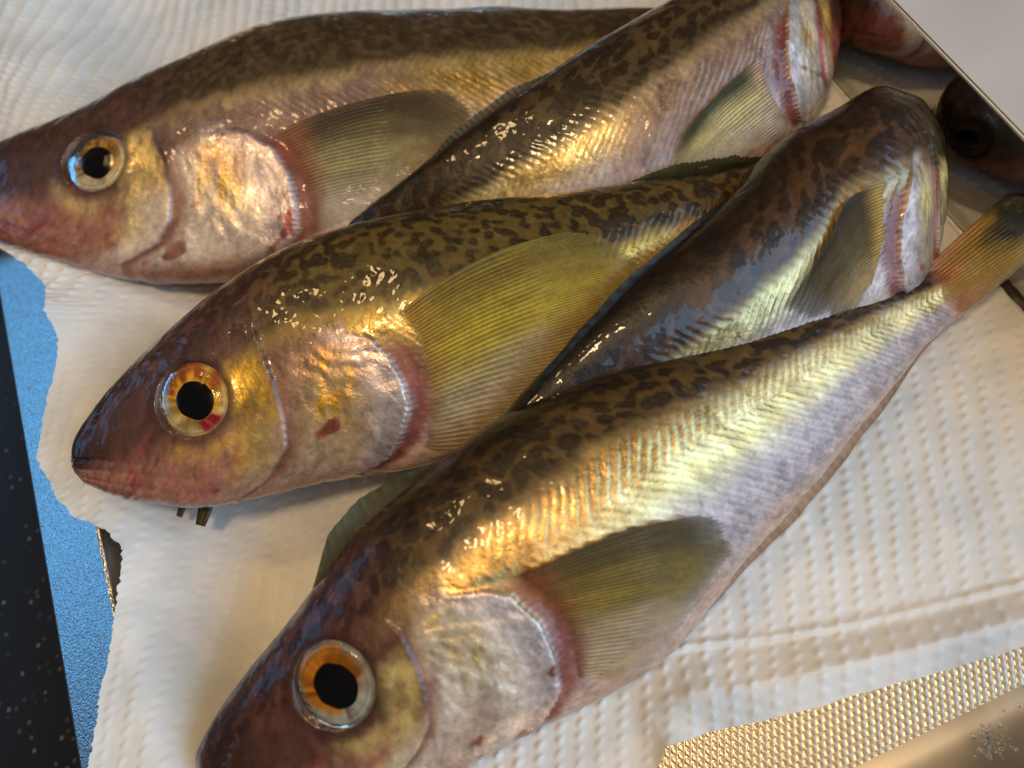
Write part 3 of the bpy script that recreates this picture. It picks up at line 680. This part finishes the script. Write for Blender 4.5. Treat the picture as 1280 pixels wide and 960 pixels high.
CFG = {
 'A': dict(rows=A_ROWS, roll=-.06, spot_k=.8, spot_scale=3.4, seed=100, gold_from=.42, fade=.95, chev=.9, eye_r=.84, du=.016, eye_px=(117, 200), rim_px=[(285, 163), (310, 168), (340, 185), (363, 215), (373, 255), (370, 290), (350, 315), (300, 345)], pre_px=[(195, 172), (207, 205), (214, 240), (213, 275), (195, 305), (150, 330)], eyeblood=.15, iris=((196, 140, 66), (190, 150, 96), (206, 190, 150), (84, 66, 48)),
           col=colset(back=(76, 60, 38), spot=(52, 38, 24), flank=(120, 94, 86), head=(80, 54, 46), belly=(196, 176, 172), gold=(214, 176, 98))),
 'B': dict(rows=B_ROWS, roll=-.05, fade_u=.64, head_fat=.75, fat=.94, eye_u=.10, eye_r=.6, spot_k=.85, spot_scale=2.2, hm=.6, ridge_w=.16, seed=200, gold_from=.42, fade=.9, chev=.8, eyeblood=.2, iris=((196, 140, 66), (190, 150, 96), (206, 190, 150), (84, 66, 48)),
           col=colset(back=(74, 56, 32), spot=(34, 24, 14), flank=(128, 98, 86), gold=(206, 176, 112), cheek=(224, 166, 80), between=(150, 56, 46), plate=(208, 192, 170), jaw=(170, 100, 84))),
 'C': dict(rows=C_ROWS, roll=-.02, spot_scale=2.8, spot_k=.9, seed=300, gold_from=.41, fade=.55, chev=.8, eye_r=.80, du=.02, eye_px=(240, 498), rim_px=[(435, 416), (465, 422), (490, 445), (505, 480), (510, 515), (503, 550), (485, 575), (450, 592)], pre_px=[(318, 415), (340, 470), (355, 520), (357, 560), (335, 598), (295, 622)], eyeblood=.75, iris=((226, 160, 44), (214, 166, 62), (206, 180, 120), (96, 66, 46)),
           col=colset(back=(86, 68, 30), spot=(36, 25, 12), flank=(112, 88, 46), gold=(222, 184, 90), head=(86, 56, 46), cheek=(206, 160, 62), plate=(176, 150, 120))),
 'D': dict(rows=D_ROWS, roll=.02, head_fat=.68, fat=.92, eye_u=.10, eye_r=.5, no_cornea=1, spot_k=.8, spot_scale=2.2, hm=.2, ridge_w=.26, seed=400, gold_from=.42, fade=.45, fade_u=.5, chev=1., eyeblood=.2, iris=((110, 80, 40), (90, 68, 40), (80, 64, 44), (40, 30, 22)),
           col=colset(back=(74, 48, 26), spot=(32, 20, 11), flank=(118, 90, 74), gold=(196, 168, 112), belly=(190, 174, 168), between=(160, 84, 50), plate=(150, 134, 114), head=(64, 48, 28), low=(206, 184, 160))),
 'E': dict(rows=E_ROWS, roll=-.06, spot_scale=2.6, spot_k=.8, ridge_w=.20, seed=500, gold_from=.31, fade=.0, chev=1., eye_r=.82, du=-.012, iris_dir=(.7, -.7), eye_px=(415, 857), rim_px=[(565, 742), (605, 738), (642, 744), (675, 780), (694, 825), (699, 862), (688, 898), (660, 925)], pre_px=[(474, 765), (500, 790), (520, 830), (533, 870), (536, 905), (520, 940), (490, 975)], eyeblood=.25, iris=((206, 120, 30), (190, 126, 52), (170, 170, 150), (60, 40, 32)),
           col=colset(gold=(206, 166, 100), gold2=(226, 198, 140), belly=(176, 156, 152), low=(186, 146, 122))),
}
fa = fish('fish', 'topmost fish at the upper left, head on the towel draped over the rim', CFG['A'])
fb = fish('fish', 'right-facing fish with red gills at the top, its head against the polished wall', CFG['B'])
fc = fish('fish', 'middle left-facing fish with a blood-flecked golden eye and yellow-green fin', CFG['C'])
fd = fish('fish', 'brown right-facing fish with its head bent down at the polished tray wall', CFG['D'])
fe = fish('fish', 'foreground fish with broad golden flank, orange-ringed eye and visible yellow tail', CFG['E'])

pectoral(fa, [(345, 168), (368, 205), (385, 250), (392, 292)], [(600, 112), (592, 170), (545, 225), (470, 268)], [(66, 50, 26), (160, 142, 92), (204, 194, 162), (150, 92, 62), (104, 84, 46)], nr=34, seed=11)
pectoral(fb, [(952, 70), (962, 100), (975, 130), (986, 152)], [(826, 206), (846, 214), (880, 212), (930, 196)], [(66, 62, 26), (214, 194, 130), (228, 212, 176), (196, 150, 110), (150, 140, 80)], nr=22, seed=12)
pectoral(fc, [(492, 395), (520, 440), (532, 500), (530, 560)], [(765, 286), (800, 330), (740, 440), (612, 556)], [(122, 100, 20), (176, 150, 32), (188, 170, 112), (160, 120, 44), (156, 134, 44)], nr=38, seed=13, lift=.07, bend=-9.)
pectoral(fd, [(1108, 226), (1110, 268), (1104, 312), (1092, 350)], [(968, 382), (985, 396), (1020, 398), (1060, 390)], [(60, 48, 18), (84, 68, 22), (170, 140, 90), (196, 148, 40), (60, 48, 20)], nr=30, seed=14, alpha=(1., .85))
pectoral(fe, [(640, 722), (676, 752), (708, 795), (722, 845)], [(916, 634), (912, 690), (868, 756), (775, 846)], [(84, 66, 16), (134, 110, 34), (206, 172, 126), (126, 70, 40), (120, 100, 36)], nr=36, seed=15, alpha=(.98, .5))

edge_fin(fa, 'dorsal_fin', .45, .56, [.0, .22, .25, .1], 1, (60, 48, 26), (84, 70, 36), seed=21)
edge_fin(fb, 'dorsal_fin', .62, .86, [.0, .35, .35, .1], 1, (50, 42, 22), (80, 70, 40), seed=22)
edge_fin(fc, 'dorsal_fin', .70, .90, [.1, .55, .55, .15], 1, (52, 50, 18), (70, 70, 26), seed=23, lean=.6)
edge_fin(fd, 'dorsal_fin', .52, .96, [.0, .30, .38, .36, .3, .1], 1, (22, 19, 12), (36, 31, 20), seed=24, lean=.1, n_ray=24, rough_edge=.8, sweep=.8)
edge_fin(fe, 'dorsal_fin', .20, .42, [.1, .62, .60, .38, .06], 1, (34, 34, 14), (58, 60, 26), seed=25, lean=.15, n_ray=15, rough_edge=.5)
edge_fin(fe, 'rear_dorsal_fin', .66, .88, [.05, .32, .36, .08], 1, (70, 58, 24), (120, 104, 50), seed=26, lean=.2)
edge_fin(fe, 'anal_fin', .52, .95, [.15, .36, .36, .32, .15], -1, (176, 132, 90), (140, 96, 56), seed=27, lean=-.25, n_ray=40, rough_edge=.1)
tail_fin(fe, [at(1310, 196, 1.9), at(1345, 225, 2.2), at(1355, 265, 2.0), at(1312, 306, 1.3)], (184, 130, 84), (158, 128, 46), (28, 28, 20))

def pelvic(f, p0, p1, wd, col):
    """folded pelvic fin tip showing under the throat"""
    a = np.array(p0); b = np.array(p1); d = b-a; L = np.linalg.norm(d); d /= L
    sd = np.cross(d, [0, 0, 1.]); sd /= np.linalg.norm(sd)
    k = np.linspace(0, 1, 12)[:, None]; w_ = np.linspace(-1, 1, 9)[None]
    P = a+d*(k*L)[..., None]+sd*(wd*(1-.45*k**3)*w_)[..., None]
    P[..., 2] += .05*(1-w_**2)+.03*np.cos(w_*9)
    P[..., 2] = np.maximum(P[..., 2], towel_z(P[..., 0], P[..., 1])+.05)
    C = np.zeros(P.shape)+lin(*col); C *= (.75+.5*np.cos(w_*9)**2+0*k)[..., None]
    mt = np.zeros(P.shape); mt[..., 1] = .3; mt[..., 2] = 1
    mesh_obj('pelvic_fin', P, grid_faces(12, 9), M_FIN, f.e, f.o, C, mt)
pelvic(fc, at(238, 600, 1.9), at(224, 646, 1.75), .10, (52, 44, 20))
pelvic(fc, at(266, 596, 1.9), at(250, 657, 1.7), .20, (60, 50, 22))

# ------------------------------------------------------------------ water beads left on the bare steel
t = NT('water_bead'); t.b.inputs['Base Color'].default_value = (.9, .9, .9, 1); t.b.inputs['Roughness'].default_value = .03
t.b.inputs['Transmission Weight'].default_value = .9; t.b.inputs['IOR'].default_value = 1.33
rng = np.random.default_rng(5)
V, F = [], []
def bead(c, rad, nrm):
    a, b = frame(nrm); k0 = len(V); n = 10
    for h, q in ((0, 1.), (.35, .86), (.58, .5)):
        for j in range(n):
            an = 2*math.pi*j/n; V.append(c+rad*(q*(math.cos(an)*a+math.sin(an)*b)+h*nrm))
    V.append(c+rad*.66*nrm)
    for l in range(2):
        for j in range(n): F.append((k0+l*n+j, k0+l*n+(j+1) % n, k0+(l+1)*n+(j+1) % n, k0+(l+1)*n+j))
    for j in range(0, n, 2): F.append((k0+2*n+j, k0+2*n+(j+1) % n, k0+2*n+(j+2) % n, k0+3*n))
for _ in range(95):
    t_ = rng.random(); x, y = 1120+t_*165+rng.normal(0, 14), 918-t_*50+rng.normal(0, 10)
    if rng.random() < .45: x, y = 1240+rng.normal(0, 12), 925+rng.normal(0, 18)
    k = .3
    for _i in range(6):
        p = at(x, y, k); q = np.clip((YN-.18-p[1])/1.6, 0, 1); k = .05+1.1*q**1.6
    if p[1] > YN-.22 or p[1] < YN-1.7: continue
    sl = 1.1*1.6*q**.6/1.6; nrm = np.array([0, sl, 1.]); nrm /= np.linalg.norm(nrm)
    bead(p+nrm*.004, .02+.05*rng.random()**2, nrm)
wn = np.array([.97, 0, .24]); wn /= np.linalg.norm(wn)
for _ in range(26):
    y = at(155, 690, 1.2)[1]+rng.normal(0, .75); z = .9+1.0*rng.random()
    x = np.interp(z, [.4, RIMZ-.1], [XL_BASE-.02, XL_IN])
    bead(np.array([x+.01, y, z]), .03+.06*rng.random()**2, wn)
o = mesh_obj('water_droplets', np.array(V), np.array(F), t.m, tray, TO)
o['kind'] = 'stuff'
